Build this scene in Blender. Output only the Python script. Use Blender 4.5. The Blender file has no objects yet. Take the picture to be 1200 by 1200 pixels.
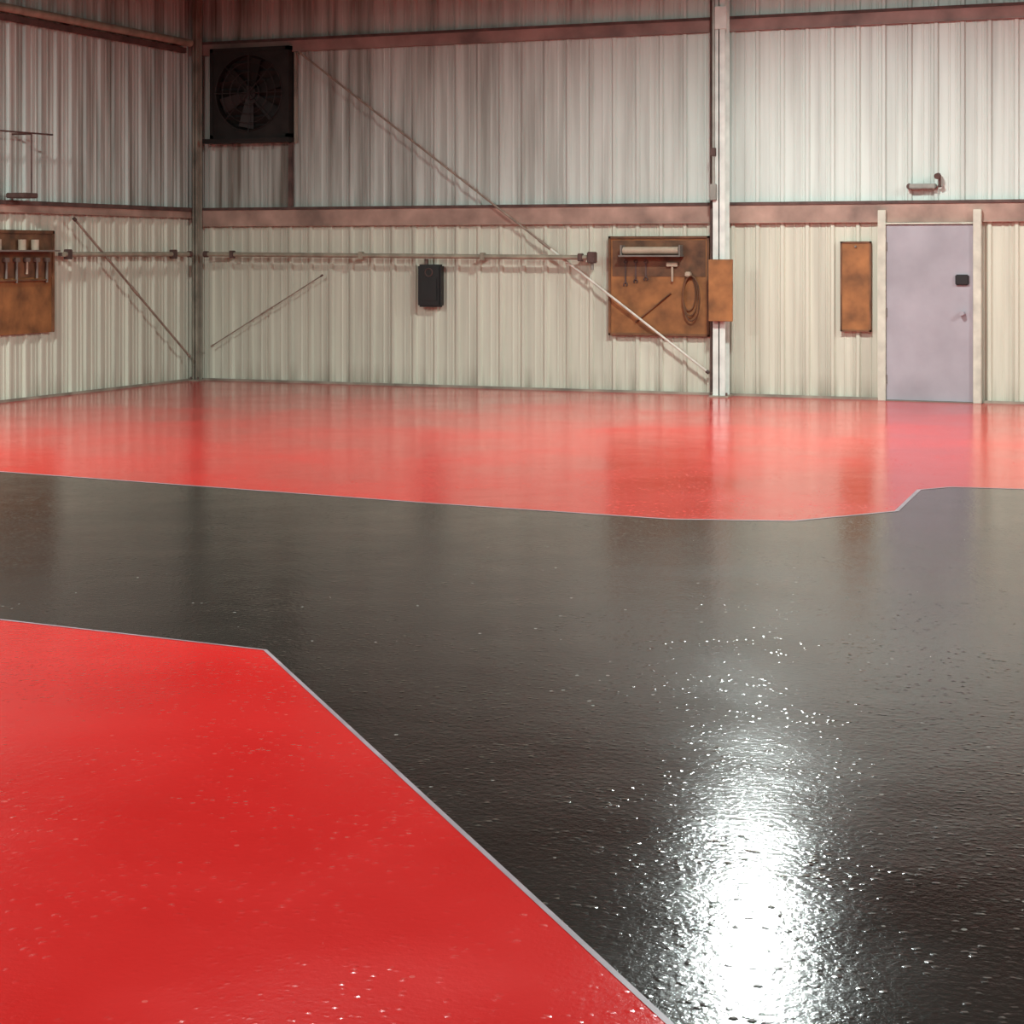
import bpy, bmesh, math, random
from mathutils import Vector, Matrix
from mathutils.geometry import tessellate_polygon
random.seed(4)
scene = bpy.context.scene
try:
    scene.view_settings.view_transform = 'Standard'
except Exception as e:
    print(e)

# ---------------------------------------------------------------- room dims (metres)
XL, XR, YB, YF, H = -13.5, 9.0, 21.8, -5.0, 5.35
EYE = 1.70

def lin(c):
    return tuple((x/255/12.92 if x/255 <= .04045 else ((x/255+.055)/1.055)**2.4) for x in c)

# ---------------------------------------------------------------- materials
def base_mat(name, rgb, rough=.6, metal=0, var=.15, scale=6.0, bump=0.0):
    m = bpy.data.materials.new(name); m.use_nodes = True
    nt = m.node_tree; b = nt.nodes['Principled BSDF']
    tc = nt.nodes.new('ShaderNodeTexCoord')
    n = nt.nodes.new('ShaderNodeTexNoise'); n.inputs['Scale'].default_value = scale; n.inputs['Detail'].default_value = 5
    nt.links.new(tc.outputs['Object'], n.inputs['Vector'])
    mr = nt.nodes.new('ShaderNodeMapRange'); nt.links.new(n.outputs['Fac'], mr.inputs[0]); mr.inputs[1].default_value = .3; mr.inputs[2].default_value = .7
    mx = nt.nodes.new('ShaderNodeMix'); mx.data_type = 'RGBA'
    c = lin(rgb)
    mx.inputs[6].default_value = (*[x*(1-var*1.4) for x in c], 1)
    mx.inputs[7].default_value = (*[min(1, x*(1+var*1.4)) for x in c], 1)
    nt.links.new(mr.outputs[0], mx.inputs[0])
    nt.links.new(mx.outputs[2], b.inputs['Base Color'])
    b.inputs['Roughness'].default_value = rough
    b.inputs['Metallic'].default_value = metal
    return m

def emit_mat(name, rgb, s):
    m = bpy.data.materials.new(name); m.use_nodes = True
    b = m.node_tree.nodes['Principled BSDF']
    b.inputs['Emission Color'].default_value = (*rgb, 1); b.inputs['Emission Strength'].default_value = s
    return m

def wall_mat(name):
    m = bpy.data.materials.new(name); m.use_nodes = True
    nt = m.node_tree; b = nt.nodes['Principled BSDF']; L = nt.links
    N = nt.nodes.new
    def math_(op, a=None, bb=None, c=None, clamp=False):
        n = N('ShaderNodeMath'); n.operation = op; n.use_clamp = clamp
        for i, v in enumerate((a, bb, c)):
            if v is None: continue
            if isinstance(v, (int, float)): n.inputs[i].default_value = v
            else: L.new(v, n.inputs[i])
        return n.outputs[0]
    def mrange(v, a, c, lo=0, hi=1):
        n = N('ShaderNodeMapRange'); L.new(v, n.inputs[0])
        for i, x in enumerate((a, c, lo, hi)): n.inputs[i+1].default_value = x
        return n.outputs[0]
    def mix(f, a, c):
        n = N('ShaderNodeMix'); n.data_type = 'RGBA'
        if isinstance(f, float): n.inputs[0].default_value = f
        else: L.new(f, n.inputs[0])
        for i, v in ((6, a), (7, c)):
            if isinstance(v, tuple): n.inputs[i].default_value = (*v, 1)
            else: L.new(v, n.inputs[i])
        return n.outputs[2]
    tc = N('ShaderNodeTexCoord'); sp = N('ShaderNodeSeparateXYZ'); L.new(tc.outputs['Object'], sp.inputs[0])
    x, y, z = sp.outputs
    up = mrange(z, 2.1, 2.35)
    col = mix(up, lin((208, 206, 188)), lin((212, 220, 212)))
    mp = N('ShaderNodeMapping'); mp.inputs['Scale'].default_value = (7, 7, .35); L.new(tc.outputs['Object'], mp.inputs[0])
    st = N('ShaderNodeTexNoise'); st.inputs['Scale'].default_value = 1; st.inputs['Detail'].default_value = 4; L.new(mp.outputs[0], st.inputs[0])
    bl = N('ShaderNodeTexNoise'); bl.inputs['Scale'].default_value = .45; bl.inputs['Detail'].default_value = 3; L.new(tc.outputs['Object'], bl.inputs[0])
    streak = mrange(st.outputs[0], .42, .68)
    blot = mrange(bl.outputs[0], .35, .7)
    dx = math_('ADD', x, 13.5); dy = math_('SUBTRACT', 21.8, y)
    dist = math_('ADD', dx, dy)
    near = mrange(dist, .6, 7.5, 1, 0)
    soot_shade = math_('MULTIPLY', near, up)  # soot together with the dim upper corner's shade, both put into the colour
    d1 = math_('MULTIPLY', streak, math_('MULTIPLY_ADD', soot_shade, .7, .24), clamp=True)
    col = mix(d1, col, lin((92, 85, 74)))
    col = mix(math_('MULTIPLY', soot_shade, .38), col, lin((104, 98, 88)))
    col = mix(math_('MULTIPLY', blot, .15), col, lin((140, 130, 112)))
    low = mrange(z, 0, .30, .5, 0)
    col = mix(math_('MULTIPLY', low, streak), col, lin((110, 92, 72)))
    L.new(col, b.inputs['Base Color'])
    b.inputs['Roughness'].default_value = .45
    return m

def floor_mat(name, rgb, rough, bump, fleck, thr, ior):
    m = bpy.data.materials.new(name); m.use_nodes = True
    nt = m.node_tree; b = nt.nodes['Principled BSDF']; L = nt.links; N = nt.nodes.new
    tc = N('ShaderNodeTexCoord')
    n1 = N('ShaderNodeTexNoise'); n1.inputs['Scale'].default_value = .9; n1.inputs['Detail'].default_value = 6; L.new(tc.outputs['Object'], n1.inputs[0])
    mx = N('ShaderNodeMix'); mx.data_type = 'RGBA'; c = lin(rgb)
    mx.inputs[6].default_value = (*[k*.8 for k in c], 1); mx.inputs[7].default_value = (*[min(1, k*1.2) for k in c], 1)
    L.new(n1.outputs[0], mx.inputs[0])
    v = N('ShaderNodeTexVoronoi'); v.inputs['Scale'].default_value = 26; L.new(tc.outputs['Object'], v.inputs['Vector'])
    s = N('ShaderNodeSeparateColor'); L.new(v.outputs['Color'], s.inputs[0])
    g = N('ShaderNodeMath'); g.operation = 'GREATER_THAN'; g.inputs[1].default_value = thr; L.new(s.outputs[0], g.inputs[0])
    l = N('ShaderNodeMath'); l.operation = 'LESS_THAN'; l.inputs[1].default_value = .2; L.new(v.outputs['Distance'], l.inputs[0])
    mu = N('ShaderNodeMath'); mu.operation = 'MULTIPLY'; L.new(g.outputs[0], mu.inputs[0]); L.new(l.outputs[0], mu.inputs[1])
    m2 = N('ShaderNodeMix'); m2.data_type = 'RGBA'; m2.inputs[7].default_value = (*lin(fleck), 1)
    L.new(mu.outputs[0], m2.inputs[0]); L.new(mx.outputs[2], m2.inputs[6]); L.new(m2.outputs[2], b.inputs['Base Color'])
    r = N('ShaderNodeMapRange'); L.new(n1.outputs[0], r.inputs[0]); r.inputs[1].default_value = .3; r.inputs[2].default_value = .7
    r.inputs[3].default_value = rough*.7; r.inputs[4].default_value = rough*1.3; L.new(r.outputs[0], b.inputs['Roughness'])
    n2 = N('ShaderNodeTexNoise'); n2.inputs['Scale'].default_value = 34; n2.inputs['Detail'].default_value = 3; n2.inputs['Roughness'].default_value = .65; L.new(tc.outputs['Object'], n2.inputs[0])
    n3 = N('ShaderNodeTexNoise'); n3.inputs['Scale'].default_value = 1.6; n3.inputs['Detail'].default_value = 2; L.new(tc.outputs['Object'], n3.inputs[0])
    v2 = N('ShaderNodeTexVoronoi'); v2.inputs['Scale'].default_value = 40; L.new(tc.outputs['Object'], v2.inputs['Vector'])
    s2 = N('ShaderNodeSeparateColor'); L.new(v2.outputs['Color'], s2.inputs[0])
    g2 = N('ShaderNodeMapRange'); L.new(s2.outputs[1], g2.inputs[0]); g2.inputs[1].default_value = .6; g2.inputs[2].default_value = 1
    h2 = N('ShaderNodeMapRange'); L.new(v2.outputs['Distance'], h2.inputs[0]); h2.inputs[1].default_value = 0; h2.inputs[2].default_value = .5; h2.inputs[3].default_value = 1; h2.inputs[4].default_value = 0
    gr = N('ShaderNodeMath'); gr.operation = 'MULTIPLY'; L.new(g2.outputs[0], gr.inputs[0]); L.new(h2.outputs[0], gr.inputs[1])
    # grains gather in patches
    n4 = N('ShaderNodeTexNoise'); n4.inputs['Scale'].default_value = 2.2; n4.inputs['Detail'].default_value = 3; L.new(tc.outputs['Object'], n4.inputs[0])
    pt = N('ShaderNodeMapRange'); L.new(n4.outputs[0], pt.inputs[0]); pt.inputs[1].default_value = .38; pt.inputs[2].default_value = .6; pt.inputs[3].default_value = .25
    gp = N('ShaderNodeMath'); gp.operation = 'MULTIPLY'; L.new(gr.outputs[0], gp.inputs[0]); L.new(pt.outputs[0], gp.inputs[1])
    b1 = N('ShaderNodeBump'); b1.inputs['Strength'].default_value = 1; b1.inputs['Distance'].default_value = .004; L.new(n3.outputs[0], b1.inputs['Height'])
    b2 = N('ShaderNodeBump'); b2.inputs['Strength'].default_value = 1; b2.inputs['Distance'].default_value = bump; L.new(n2.outputs[0], b2.inputs['Height']); L.new(b1.outputs[0], b2.inputs['Normal'])
    b3 = N('ShaderNodeBump'); b3.inputs['Strength'].default_value = 1; b3.inputs['Distance'].default_value = .0020; L.new(gp.outputs[0], b3.inputs['Height']); L.new(b2.outputs[0], b3.inputs['Normal'])
    L.new(b3.outputs[0], b.inputs['Normal'])
    b.inputs['IOR'].default_value = ior
    return m

M = dict(
    wall=wall_mat('painted_ribbed_steel'),
    red=floor_mat('red_epoxy', (194, 34, 32), .15, .0010, (205, 80, 74), .992, 1.55),
    black=floor_mat('black_epoxy', (36, 33, 30), .14, .0012, (130, 126, 120), .985, 1.5),
    line=base_mat('pale_grey_line_paint', (138, 122, 128), .35),
    roof=base_mat('dark_roof_insulation', (66, 62, 57), .9, var=.2, scale=1.5),
    purlin=base_mat('oxide_purlin', (85, 62, 55), .7),
    girt=base_mat('faded_oxide_girt', (160, 130, 116), .6, var=.3, scale=2.5),
    girtup=base_mat('oxide_red_girt', (142, 112, 104), .6, var=.3, scale=2.5),
    girtdk=base_mat('girt_lip_dark', (84, 62, 56), .7, var=.3),
    white=base_mat('white_painted_steel', (212, 214, 206), .45, var=.1),
    cream=base_mat('cream_frame_paint', (196, 192, 176), .5, var=.12),
    corner=base_mat('grimy_column_paint', (138, 130, 116), .6, var=.3, scale=3),
    pipe=base_mat('dull_beige_pipe', (148, 138, 120), .5, var=.2),
    conduit=base_mat('galvanised_conduit', (140, 136, 128), .45, .3),
    rod=base_mat('rusty_brace_rod', (140, 124, 110), .6, .0, var=.25),
    rodpale=base_mat('pale_brace_rod', (205, 198, 185), .5),
    black_plastic=base_mat('black_plastic', (22, 19, 20), .5),
    fan=base_mat('sooty_fan_steel', (36, 30, 27), .6, .3, var=.3),
    fanblade=base_mat('fan_blade_steel', (46, 40, 38), .6, .3, var=.2),
    ply=base_mat('stained_plywood', (140, 90, 50), .65, var=.35, scale=4),
    plydk=base_mat('dark_stained_board', (104, 68, 44), .65, var=.4, scale=5),
    lilac=base_mat('lilac_grey_door_paint', (160, 154, 160), .4, var=.1, scale=2),
    grey=base_mat('grey_tool_steel', (120, 110, 102), .5, .2),
    paper=base_mat('off_white_paper', (172, 152, 132), .8),
    lamp=emit_mat('lamp_lens', (1, .98, .96), 24),
    lamphouse=base_mat('lamp_housing', (120, 120, 118), .4, .5),
)

# ---------------------------------------------------------------- mesh builder
class B:
    def __init__(s): s.bm = bmesh.new(); s.mats = []
    def mi(s, k):
        if k not in s.mats: s.mats.append(k)
        return s.mats.index(k)
    def faces(s, verts, idx, k):
        vs = [s.bm.verts.new(v) for v in verts]; mi = s.mi(k)
        for f in idx:
            try:
                fc = s.bm.faces.new([vs[i] for i in f]); fc.material_index = mi
            except ValueError: pass
    def box(s, a, b, k, bev=0):
        x0, y0, z0 = a; x1, y1, z1 = b
        tmp = bmesh.new(); bmesh.ops.create_cube(tmp, size=1)
        for v in tmp.verts:
            v.co = Vector(((x0+x1)/2+v.co.x*(x1-x0), (y0+y1)/2+v.co.y*(y1-y0), (z0+z1)/2+v.co.z*(z1-z0)))
        if bev: bmesh.ops.bevel(tmp, geom=tmp.edges[:], offset=bev, segments=2, affect='EDGES')
        s.merge(tmp, k)
    def merge(s, tmp, k, mat=None):
        mi = s.mi(k); mp = {}
        for v in tmp.verts: mp[v] = s.bm.verts.new(mat @ v.co if mat else v.co)
        for f in tmp.faces:
            fc = s.bm.faces.new([mp[v] for v in f.verts]); fc.material_index = mi
        tmp.free()
    def cyl(s, p, q, r, k, seg=14, r2=None):
        p = Vector(p); q = Vector(q); d = q-p
        tmp = bmesh.new()
        bmesh.ops.create_cone(tmp, cap_ends=True, segments=seg, radius1=r, radius2=r if r2 is None else r2, depth=d.length)
        m = Matrix.Translation((p+q)/2) @ d.to_track_quat('Z', 'Y').to_matrix().to_4x4()
        s.merge(tmp, k, m)
    def torus(s, c, R, r, k, axis='Y', a0=0, a1=2*math.pi, seg=32, sz=1):
        pts = []
        for i in range(seg+1):
            a = a0+(a1-a0)*i/seg; u, v = R*math.cos(a), R*math.sin(a)*sz
            pts.append(Vector(c)+(Vector((u, 0, v)) if axis == 'Y' else Vector((0, u, v)) if axis == 'X' else Vector((u, v, 0))))
        s.tube(pts, r, k)
    def tube(s, pts, r, k, seg=8):
        mi = s.mi(k); rings = []
        for i, p in enumerate(pts):
            p = Vector(p)
            d = (Vector(pts[min(i+1, len(pts)-1)])-Vector(pts[max(i-1, 0)])).normalized()
            a = d.orthogonal().normalized() if i == 0 else (pa-d*pa.dot(d)).normalized()
            pa = a; b = d.cross(a)
            rings.append([s.bm.verts.new(p+r*(math.cos(t)*a+math.sin(t)*b)) for t in [2*math.pi*j/seg for j in range(seg)]])
        for i in range(len(rings)-1):
            for j in range(seg):
                f = s.bm.faces.new([rings[i][j], rings[i][(j+1) % seg], rings[i+1][(j+1) % seg], rings[i+1][j]]); f.material_index = mi
    def done(s, name, smooth=False):
        bmesh.ops.recalc_face_normals(s.bm, faces=s.bm.faces[:])
        me = bpy.data.meshes.new(name); s.bm.to_mesh(me); s.bm.free()
        for k in s.mats: me.materials.append(M[k])
        o = bpy.data.objects.new(name, me); scene.collection.objects.link(o)
        if smooth:
            for p in me.polygons: p.use_smooth = True
        return o

# ---------------------------------------------------------------- ribbed walls
PROFILE = [(0, 0), (.10, 0), (.106, .007), (.122, .007), (.128, 0), (.178, 0), (.184, .007), (.200, .007), (.206, 0), (.235, 0), (.25, .032), (.285, .032)]
def ribbed(name, p0, p1, inward, z0=0, z1=H):
    p0 = Vector((*p0, 0)); p1 = Vector((*p1, 0)); L = (p1-p0).length; d = (p1-p0)/L; n = Vector((*inward, 0))
    pts = []; s0 = 0
    while s0 < L:
        for a, h in PROFILE:
            if s0+a < L: pts.append((s0+a, h))
        s0 += .30
    pts.append((L, 0))
    b = B(); vs = []; idx = []
    for a, h in pts:
        p = p0+d*a+n*h
        vs += [(p.x, p.y, z0), (p.x, p.y, z1)]
    for i in range(len(pts)-1): idx.append((2*i, 2*i+2, 2*i+3, 2*i+1))
    k = len(vs)
    q0 = p0-n*.06; q1 = p1-n*.06
    vs += [(q0.x, q0.y, z0), (q0.x, q0.y, z1), (q1.x, q1.y, z0), (q1.x, q1.y, z1)]
    idx += [(k, k+1, k+3, k+2), (0, 1, k+1, k), (k-2, k+2, k+3, k-1)]
    b.faces(vs, idx, 'wall')
    return b.done(name)
ribbed('wall_back', (XL, YB), (XR, YB), (0, -1))
ribbed('wall_left', (XL, YF), (XL, YB), (1, 0))
ribbed('wall_right', (XR, YF), (XR, YB), (-1, 0))
ribbed('wall_front', (XL, YF), (XR, YF), (0, 1))

# ---------------------------------------------------------------- floor (three poured colour zones)
A = [(XL, 12.5), (-9.2, 12.03), (-5.36, 11.62), (-3.6, 11.50), (-2.85, 11.72), (-2.33, 12.42), (-2.39, 13.60), (-2.2, 13.86), (-1.7, 13.92), (XR, 14.3)]
Bn = [(XL, 7.8), (-5.48, 7.17), (-4.02, 7.05), (-1.26, 3.985), (1.5, .93), (1.5, YF)]
me = bpy.data.meshes.new('floor')
verts = []; faces = []; mis = []
for poly, mi in (([(XL, YB)]+A+[(XR, YB)], 0), (Bn+[(XR, YF)]+A[::-1], 1), ([(XL, YF)]+Bn, 0)):
    o_ = len(verts); pv = [Vector((*p, 0)) for p in poly]; verts += [tuple(v) for v in pv]
    for t in tessellate_polygon([pv]):
        a, b_, c_ = (pv[i] for i in t)
        if (b_-a).cross(c_-a).z < 0: t = (t[0], t[2], t[1])
        faces.append(tuple(i+o_ for i in t)); mis.append(mi)
me.from_pydata(verts, [], faces)
me.materials.append(M['red']); me.materials.append(M['black'])
for p, mi in zip(me.polygons, mis): p.material_index = mi
scene.collection.objects.link(bpy.data.objects.new('floor', me))

def strip(name, pts, w):
    b = B(); vs = []; idx = []
    P = [Vector((*p, 0)) for p in pts]
    for i, p in enumerate(P):
        d = (P[min(i+1, len(P)-1)]-P[max(i-1, 0)]).normalized(); n = Vector((-d.y, d.x, 0))
        for s_ in (-1, 1):
            q = p+n*s_*w/2; vs += [(q.x, q.y, .0015)]
    for i in range(len(P)-1): idx.append((2*i, 2*i+2, 2*i+3, 2*i+1))
    b.faces(vs, idx, 'line'); return b.done(name)
strip('floor_marking_line', A, .03)
strip('floor_marking_line', Bn, .017)

# ---------------------------------------------------------------- ceiling + purlins
b = B(); b.box((XL-.1, YF-.1, H), (XR+.1, YB+.1, H+.08), 'roof'); b.done('ceiling')
b = B()
y = YB-1.5
while y > YF:
    b.box((XL+.04, y-.035, H-.2), (XR-.04, y+.035, H), 'purlin'); b.box((XL+.04, y-.035, H-.2), (XR-.04, y+.06, H-.19), 'purlin'); y -= 1.5
b.done('ceiling_purlins')

# ---------------------------------------------------------------- girts
def girt_back(name, z0, z1, k, x1=XR-.05):
    b = B()
    b.box((XL+.05, YB-.07, z0), (x1, YB-.055, z1), k)
    b.box((XL+.05, YB-.085, z1-.035), (x1, YB-.034, z1), 'girtdk')
    b.box((XL+.05, YB-.08, z0), (x1, YB-.034, z0+.012), k)
    b.done(name)
girt_back('trim_1', 2.06, 2.31, 'girt')
girt_back('trim_2', 4.35, 4.53, 'girtup')
def girt_left(name, z0, z1):
    b = B()
    b.box((XL+.055, YF+.05, z0), (XL+.07, YB-.14, z1), 'girt')
    b.box((XL+.034, YF+.05, z1-.05), (XL+.09, YB-.14, z1), 'girtdk')
    b.box((XL+.034, YF+.05, z0), (XL+.08, YB-.14, z0+.012), 'girt')
    b.done(name)
girt_left('trim_3', 2.17, 2.31)
b = B(); b.cyl((XL+.14, YF+.1, 4.49), (XL+.14, YB-.36, 4.49), .05, 'pipe')
b.box((XL+.034, YF+.1, 4.36), (XL+.085, YB-.36, 4.43), 'girtdk')
yy = YB-.6
while yy > YF+.5:
    b.box((XL+.034, yy-.02, 4.43), (XL+.14, yy+.02, 4.47), 'girtdk'); yy -= 2.4
b.done('eave_pipe')
b = B(); b.box((XL+.04, YB-.06, 0), (-4.30, YB-.035, .03), 'corner'); b.box((-3.09, YB-.06, 0), (XR-.04, YB-.035, .03), 'corner'); b.done('baseboard_back')
b = B(); b.box((XL+.035, YF+.04, 0), (XL+.06, YB-.065, .03), 'corner'); b.done('baseboard_left')

# ---------------------------------------------------------------- columns
def hcol(x, y, w, d, k, z1=H):
    b = B(); t = .014
    b.box((x-w/2, y-d/2, 0), (x+w/2, y-d/2+t, z1), k)
    b.box((x-w/2, y+d/2-t, 0), (x+w/2, y+d/2, z1), k)
    b.box((x-t/2, y-d/2, 0), (x+t/2, y+d/2, z1), k)
    b.box((x-w/2-.04, y-d/2-.03, 0), (x+w/2+.04, y+d/2, .02), 'corner')
    for sx in (-1, 1):
        b.cyl((x+sx*(w/2+.02), y-d/2-.01, .02), (x+sx*(w/2+.02), y-d/2-.01, .055), .012, 'girtdk', 6)
    return b
b = hcol(XL+.13, YB-.165, .07, .13, 'corner'); b.done('corner_column')
CX = -6.12
b = hcol(CX, YB-.23, .15, .2, 'white')
b.box((CX-.08, YB-.36, 4.35), (CX+.10, YB-.34, 4.62), 'white', .005)
b.cyl((CX-.13, YB-.2, .05), (CX-.13, YB-.2, H-.02), .016, 'girtdk')
b.cyl((CX-.06, YB-.355, 2.45), (CX-.06, YB-.355, H-.05), .02, 'conduit')
b.box((CX-.10, YB-.38, 2.33), (CX-.02, YB-.335, 2.52), 'conduit', .006)
b.box((CX-.09, YB-.385, 2.85), (CX-.03, YB-.335, 2.95), 'girtdk', .006)
b.done('steel_column')

# ---------------------------------------------------------------- bracing rods
def rod(name, p, q, r, k, k2=None, f=.5):
    b = B(); p = Vector(p); q = Vector(q); m = p.lerp(q, f)
    b.cyl(p, m, r, k, 10); b.cyl(m, q, r*(1.15 if k2 else 1), k2 or k, 10)
    d = (q-p).normalized()
    b.cyl(m-d*.10, m+d*.10, r*1.5, k, 10)
    b.cyl(q-d*.04, q, r*1.6, 'girtdk', 8); b.cyl(p, p+d*.04, r*1.6, k, 8)
    b.done(name)
rod('brace_rod', (-11.85, YB-.13, 4.33), (-6.30, YB-.13, .27), .013, 'rod', 'rodpale', .62)
rod('brace_rod', (XL+.17, YB-.42, .34), (XL+.17, YB-3.0, 2.12), .014, 'rod')
rod('brace_rod', (XL+.32, YB-.13, .46), (XL+2.0, YB-.13, 1.42), .008, 'rod')

# ---------------------------------------------------------------- eye-height pipes
b = B()
b.cyl((XL+.16, 18.62, 1.69), (XL+.16, YB-.42, 1.69), .03, 'pipe')
for y in (18.70, 21.0):
    b.box((XL+.12, y-.04, 1.63), (XL+.20, y+.04, 1.75), 'girtdk', .008); b.box((XL+.034, y-.02, 1.67), (XL+.14, y+.02, 1.71), 'girtdk')
b.cyl((XL+.16, YB-.44, 1.69), (XL+.16, YB-.38, 1.69), .042, 'girtdk')
b.done('air_pipe')
b = B()
b.cyl((XL+.30, YB-.22, 1.69), (-7.78, YB-.22, 1.65), .03, 'pipe')
b.cyl((XL+.27, YB-.22, 1.69), (XL+.33, YB-.22, 1.69), .042, 'girtdk')
for x in (-12.8, -10.9, -9.2, -7.9):
    z = 1.69-.04*(x+13)/5.3
    b.box((x-.03, YB-.26, z-.05), (x+.03, YB-.18, z+.05), 'girtdk' if x < -12 or x > -8 else 'pipe', .008)
    b.box((x-.02, YB-.19, z-.02), (x+.02, YB-.034, z+.02), 'girtdk')
b.box((-7.80, YB-.28, 1.58), (-7.70, YB-.17, 1.72), 'girtdk', .01)
b.cyl((-7.75, YB-.22, 1.60), (-7.75, YB-.22, 1.50), .02, 'conduit')
b.done('air_pipe')

# ---------------------------------------------------------------- exhaust fan
b = B(); fx0, fx1, fz0, fz1 = -13.17, -11.98, 3.22, 4.42; fy = YB-.18; cx, cz = (fx0+fx1)/2, (fz0+fz1)/2; R = .50
b.box((fx0, fy, fz0), (fx1, YB-.036, fz0+.05), 'fan'); b.box((fx0, fy, fz1-.05), (fx1, YB-.036, fz1), 'fan')
b.box((fx0, fy, fz0), (fx0+.05, YB-.036, fz1), 'fan'); b.box((fx1-.05, fy, fz0), (fx1, YB-.036, fz1), 'fan')
b.box((fx0+.02, YB-.045, fz0+.02), (fx1-.02, YB-.036, fz1-.02), 'black_plastic')
for i in range(9):
    z = fz0+.08+i*.12
    b.faces([(fx0+.05, YB-.05, z), (fx1-.05, YB-.05, z), (fx1-.05, YB-.09, z+.09), (fx0+.05, YB-.09, z+.09)], [(0, 1, 2, 3)], 'fan')
seg = 40; vs = []; idx = []
for i in range(seg):
    a = 2*math.pi*i/seg; c, s_ = math.cos(a), math.sin(a); k = .57/max(abs(c), abs(s_))
    vs += [(cx+R*c, fy+.01, cz+R*s_), (cx+k*c, fy+.01, cz+k*s_), (cx+R*c, fy+.09, cz+R*s_)]
for i in range(seg):
    j = (i+1) % seg; idx += [(3*i, 3*j, 3*j+1, 3*i+1), (3*i, 3*i+2, 3*j+2, 3*j)]
b.faces(vs, idx, 'fan')
b.cyl((cx, fy+.02, cz), (cx, fy+.09, cz), .09, 'fanblade', 20)
for i in range(6):
    a = i*math.pi/3+.3; u = Vector((math.cos(a), 0, math.sin(a))); w = Vector((-math.sin(a), 0, math.cos(a))); C = Vector((cx, fy+.055, cz)); Y = Vector((0, 1, 0))
    pts = [C+u*.08-w*.05-Y*.015, C+u*.08+w*.05+Y*.02, C+u*.46+w*.13+Y*.03, C+u*.46-w*.07-Y*.025]
    b.faces([tuple(p) for p in pts], [(0, 1, 2, 3)], 'fanblade')
for r in (.16, .28, .40, .5): b.torus((cx, fy-.01, cz), r, .005, 'fanblade', seg=36)
for i in range(8):
    a = i*math.pi/4; b.cyl((cx, fy-.012, cz), (cx+.52*math.cos(a), fy-.012, cz+.52*math.sin(a)), .006, 'fanblade', 6)
b.box((fx0-.08, fy-.05, fz0-.06), (fx1+.02, YB-.036, fz0), 'fan')
b.done('exhaust_fan')
b = B(); b.box((-12.03, YB-.10, 2.315), (-11.98, YB-.034, 3.155), 'girtdk'); b.box((-11.95, YB-.08, 3.155), (-11.92, YB-.034, 4.345), 'corner')
b.done('trim_4')

# ---------------------------------------------------------------- black wall box
b = B()
b.box((-10.13, YB-.16, 1.02), (-9.81, YB-.036, 1.56), 'black_plastic', .02)
b.box((-10.09, YB-.172, 1.10), (-9.85, YB-.15, 1.40), 'black_plastic', .008)
b.cyl((-10.03, YB-.10, 1.55), (-10.03, YB-.10, 1.63), .028, 'grey')
b.torus((-9.97, YB-.165, 1.46), .05, .008, 'girtdk', seg=16)
b.done('wall_box')

# ---------------------------------------------------------------- tool boards
b = B(); x0, x1, z0, z1 = -7.59, -6.31, .70, 1.91; yb = YB-.036
b.box((x0, yb-.03, z0), (x1, yb, z1), 'ply')
b.box((x0+.05, yb-.035, 1.42), (x1-.05, yb-.028, z1-.05), 'plydk')
for bx in ((x0, z0, x0+.03, z1), (x1-.03, z0, x1, z1), (x0, z1-.03, x1, z1), (x0, z0, x1, z0+.03)):
    b.box((bx[0], yb-.05, bx[1]), (bx[2], yb-.02, bx[3]), 'plydk', .004)
b.box((x0+.18, yb-.20, 1.66), (x1-.32, yb-.03, 1.68), 'grey')
b.cyl((x0+.22, yb-.12, 1.735), (x1-.36, yb-.12, 1.735), .045, 'paper', 18)
b.box((x0+.19, yb-.16, 1.68), (x0+.21, yb-.03, 1.80), 'grey'); b.box((x1-.35, yb-.16, 1.68), (x1-.33, yb-.03, 1.80), 'grey')
b.cyl((x1-.46, yb-.06, 1.36), (x1-.46, yb-.06, 1.58), .014, 'paper'); b.box((x1-.53, yb-.08, 1.54), (x1-.39, yb-.04, 1.59), 'paper', .006)
for i, l in enumerate((.26, .22, .19)):
    xx = x0+.22+i*.13; b.box((xx-.01, yb-.045, 1.60-l), (xx+.01, yb-.035, 1.60), 'girtdk'); b.torus((xx, yb-.04, 1.60), .02, .008, 'girtdk', seg=12); b.torus((xx, yb-.04, 1.58-l), .022, .008, 'girtdk', a0=-1, a1=4.1, seg=12)
for i in range(3): b.torus((x1-.25+.018*i, yb-.05-i*.018, 1.22-.03*i), .08+.012*i, .009, 'plydk', seg=30, sz=2.6)
b.box((x1-.29, yb-.10, 1.42), (x1-.22, yb-.03, 1.48), 'paper', .01)
b.cyl((x0+.35, yb-.05, .86), (x0+.80, yb-.05, 1.22), .009, 'plydk')
b.done('tool_board')

b = B()
b.box((-6.22, YB-.425, .90), (-5.93, YB-.395, 1.63), 'ply', .004)
b.box((-6.20, YB-.40, 1.0), (-5.95, YB-.34, 1.04), 'plydk'); b.box((-6.20, YB-.40, 1.5), (-5.95, YB-.34, 1.54), 'plydk')
b.done('plywood_panel')

b = B()
b.box((-4.73, yb-.03, .79), (-4.37, yb, 1.84), 'ply')
for bx in ((-4.73, .79, -4.71, 1.84), (-4.39, .79, -4.37, 1.84), (-4.73, 1.82, -4.37, 1.84), (-4.73, .79, -4.37, .81)):
    b.box((bx[0], yb-.04, bx[1]), (bx[2], yb-.02, bx[3]), 'plydk')
b.cyl((-4.55, yb-.05, 1.78), (-4.55, yb-.03, 1.78), .012, 'grey')
b.done('notice_board')

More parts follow.
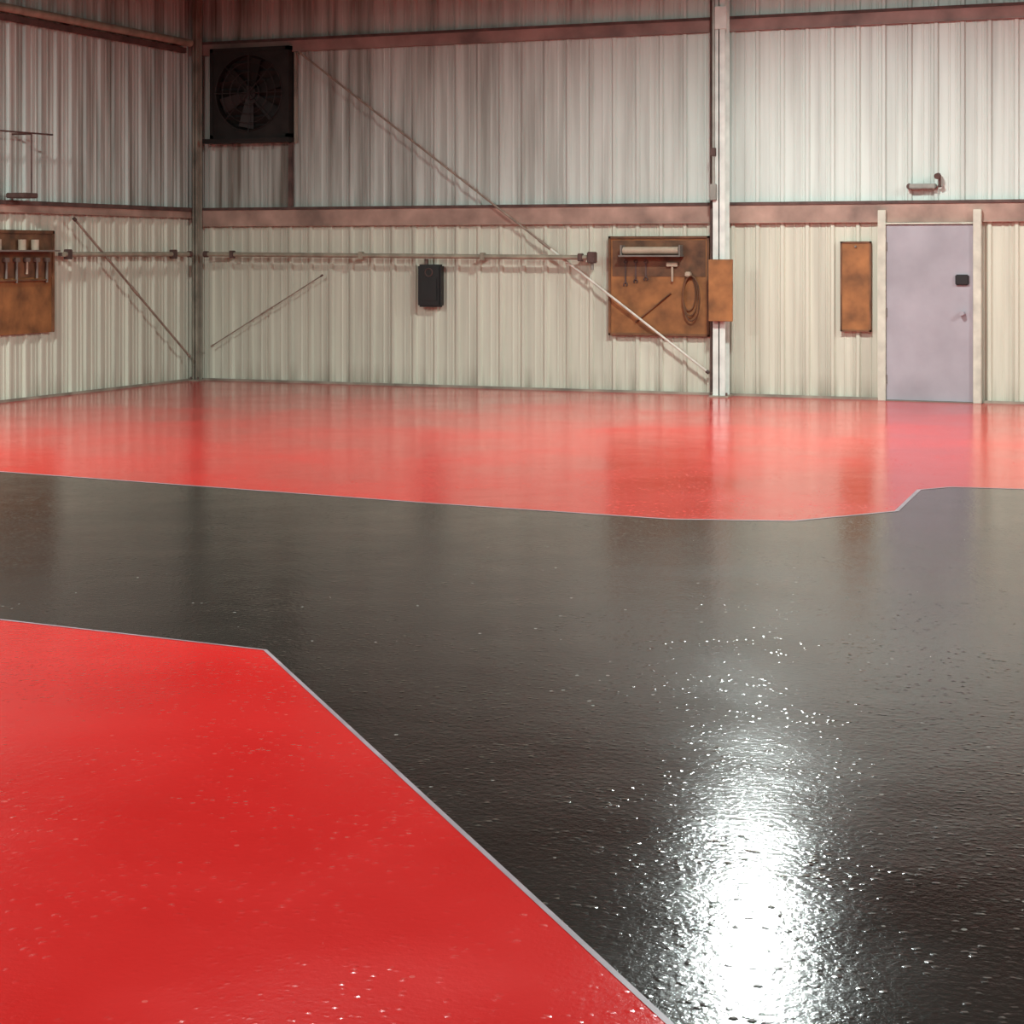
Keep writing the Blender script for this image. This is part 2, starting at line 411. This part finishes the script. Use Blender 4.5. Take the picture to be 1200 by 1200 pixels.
b = B(); xw = XL+.036; y0, y1, z0, z1 = 16.7, 18.54, .77, 1.97
b.box((xw, y0, z0), (xw+.03, y1, z1), 'ply')
b.box((xw+.028, y0+.04, 1.42), (xw+.036, y1-.04, z1-.04), 'plydk')
for by in ((y0, z0, y0+.04, z1), (y1-.04, z0, y1, z1)): b.box((xw+.02, by[0], by[1]), (xw+.05, by[2], by[3]), 'plydk', .004)
b.box((xw+.02, y0, z1-.04), (xw+.05, y1, z1), 'plydk', .004); b.box((xw+.03, y0+.1, 1.72), (xw+.2, y1-.1, 1.74), 'grey')
for yy in (y0+.3, y0+.7, y0+1.15, y1-.45): b.cyl((xw+.10, yy, 1.74), (xw+.10, yy, 1.86), .045, 'paper')
for i in range(9):
    yy = y0+.15+i*.19; l = .16+.1*((i*7) % 3)/2
    b.cyl((xw+.06, yy, 1.62-l), (xw+.06, yy, 1.62), .015, 'grey' if i % 3 else 'paper'); b.box((xw+.04, yy-.045, 1.60), (xw+.08, yy+.045, 1.65), 'grey', .006)
b.box((xw+.03, y0+.2, 1.38), (xw+.07, y1-.15, 1.40), 'plydk')
b.done('tool_board')

b = B(); b.cyl((XL+.3, 16.2, 3.06), (XL+.3, 18.2, 3.08), .010, 'girtdk'); b.cyl((XL+.3, 17.8, 2.39), (XL+.3, 17.8, 3.07), .010, 'girtdk')
b.cyl((XL+.034, 17.8, 3.07), (XL+.3, 17.8, 3.07), .012, 'girtdk'); b.box((XL+.092, 17.6, 2.33), (XL+.36, 17.85, 2.39), 'girtdk', .01); b.done('wall_bracket')

# ---------------------------------------------------------------- door
b = B(); dx0, dx1, dz = -4.19, -3.20, 2.03; yf = YB-.036
b.box((dx0-.09, YB-.14, 0), (dx0, yf, 2.20), 'cream', .004)
b.box((dx1, YB-.14, 0), (dx1+.09, yf, 2.20), 'cream', .004)
b.box((dx0, YB-.13, dz+.005), (dx1, yf, 2.055), 'cream', .002)
b.box((dx0+.004, YB-.10, .012), (dx1-.004, YB-.05, dz), 'lilac', .003)
for z in (.25, 1.02, 1.78): b.cyl((dx0+.004, YB-.105, z-.05), (dx0+.004, YB-.105, z+.05), .01, 'grey')
b.box((dx1-.20, YB-.135, 1.34), (dx1-.05, YB-.10, 1.46), 'black_plastic', .01)
b.cyl((dx1-.12, YB-.10, 1.02), (dx1-.12, YB-.15, 1.02), .03, 'lilac'); b.cyl((dx1-.12, YB-.15, 1.02), (dx1-.12, YB-.18, 1.02), .026, 'lilac')
b.box((dx0, YB-.14, 0), (dx1, yf, .012), 'grey')
b.done('door_1')

b = B()
b.box((-3.92, YB-.14, 2.44), (-3.62, YB-.036, 2.50), 'conduit', .01)
b.cyl((-3.58, YB-.10, 2.46), (-3.58, YB-.10, 2.60), .016, 'girtdk'); b.cyl((-3.60, YB-.16, 2.58), (-3.60, YB-.06, 2.60), .035, 'girtdk', 16, .025)
b.cyl((-3.92, YB-.12, 2.47), (-3.92, YB-.05, 2.47), .035, 'girtdk', 16); b.cyl((-3.62, YB-.08, 2.47), (-3.55, YB-.08, 2.47), .014, 'conduit')
b.done('emergency_light')

# ---------------------------------------------------------------- high-bay lamp and added fill lamps
def lamp(x, y, z, power, r=.30):
    b = B()
    seg = 28; prof = [(.07, .34), (.10, .30), (.12, .20), (r*.75, .08), (r, 0), (r-.02, .004), (.10, .17)]
    vs = []; idx = []
    for rr, zz in prof:
        for i in range(seg): a = 2*math.pi*i/seg; vs.append((x+rr*math.cos(a), y+rr*math.sin(a), z+zz))
    for k in range(len(prof)-1):
        for i in range(seg): j = (i+1) % seg; idx.append((k*seg+i, k*seg+j, (k+1)*seg+j, (k+1)*seg+i))
    b.faces(vs, idx, 'lamphouse')
    b.cyl((x, y, z+.012), (x, y, z+.018), r-.03, 'lamp', 28)
    b.cyl((x, y, z+.33), (x, y, H), .012, 'girtdk')
    o = b.done('high_bay_or_fill_lamp')
    ld = bpy.data.lights.new('lamp_light', 'AREA'); ld.shape = 'DISK'; ld.size = 2*r; ld.energy = power; ld.color = (.88, 1, .97)
    lo = bpy.data.objects.new('lamp_light', ld); scene.collection.objects.link(lo); lo.location = (x, y, z-.01); lo.parent = o
lamp(-4.6, 17.2, 4.95, 480, .30)
for (x, y, p) in ((-11.3, 12.0, 560), (-4.6, 8.5, 380), (3, 9, 350), (2.4, 17.4, 620), (-4.6, 1, 260), (3, 1, 220), (-11, 3, 260)):  # fill lamps out of view, added to brighten the floor and walls
    lamp(x, y, 4.95, p)

w = bpy.data.worlds.new('world'); scene.world = w; w.use_nodes = True
w.node_tree.nodes['Background'].inputs[0].default_value = (.5, .5, .5, 1); w.node_tree.nodes['Background'].inputs[1].default_value = .3

# ---------------------------------------------------------------- camera (level view, frame shifted down)
cd = bpy.data.cameras.new('camera'); cam = bpy.data.objects.new('camera', cd); scene.collection.objects.link(cam)
cam.location = (0, 0, EYE); cam.rotation_euler = (math.pi/2, 0, math.radians(22.2))
cd.sensor_width = 36; cd.lens = 36*2200/1200; cd.shift_y = -(600-297)/1200
cd.clip_end = 200
scene.camera = cam
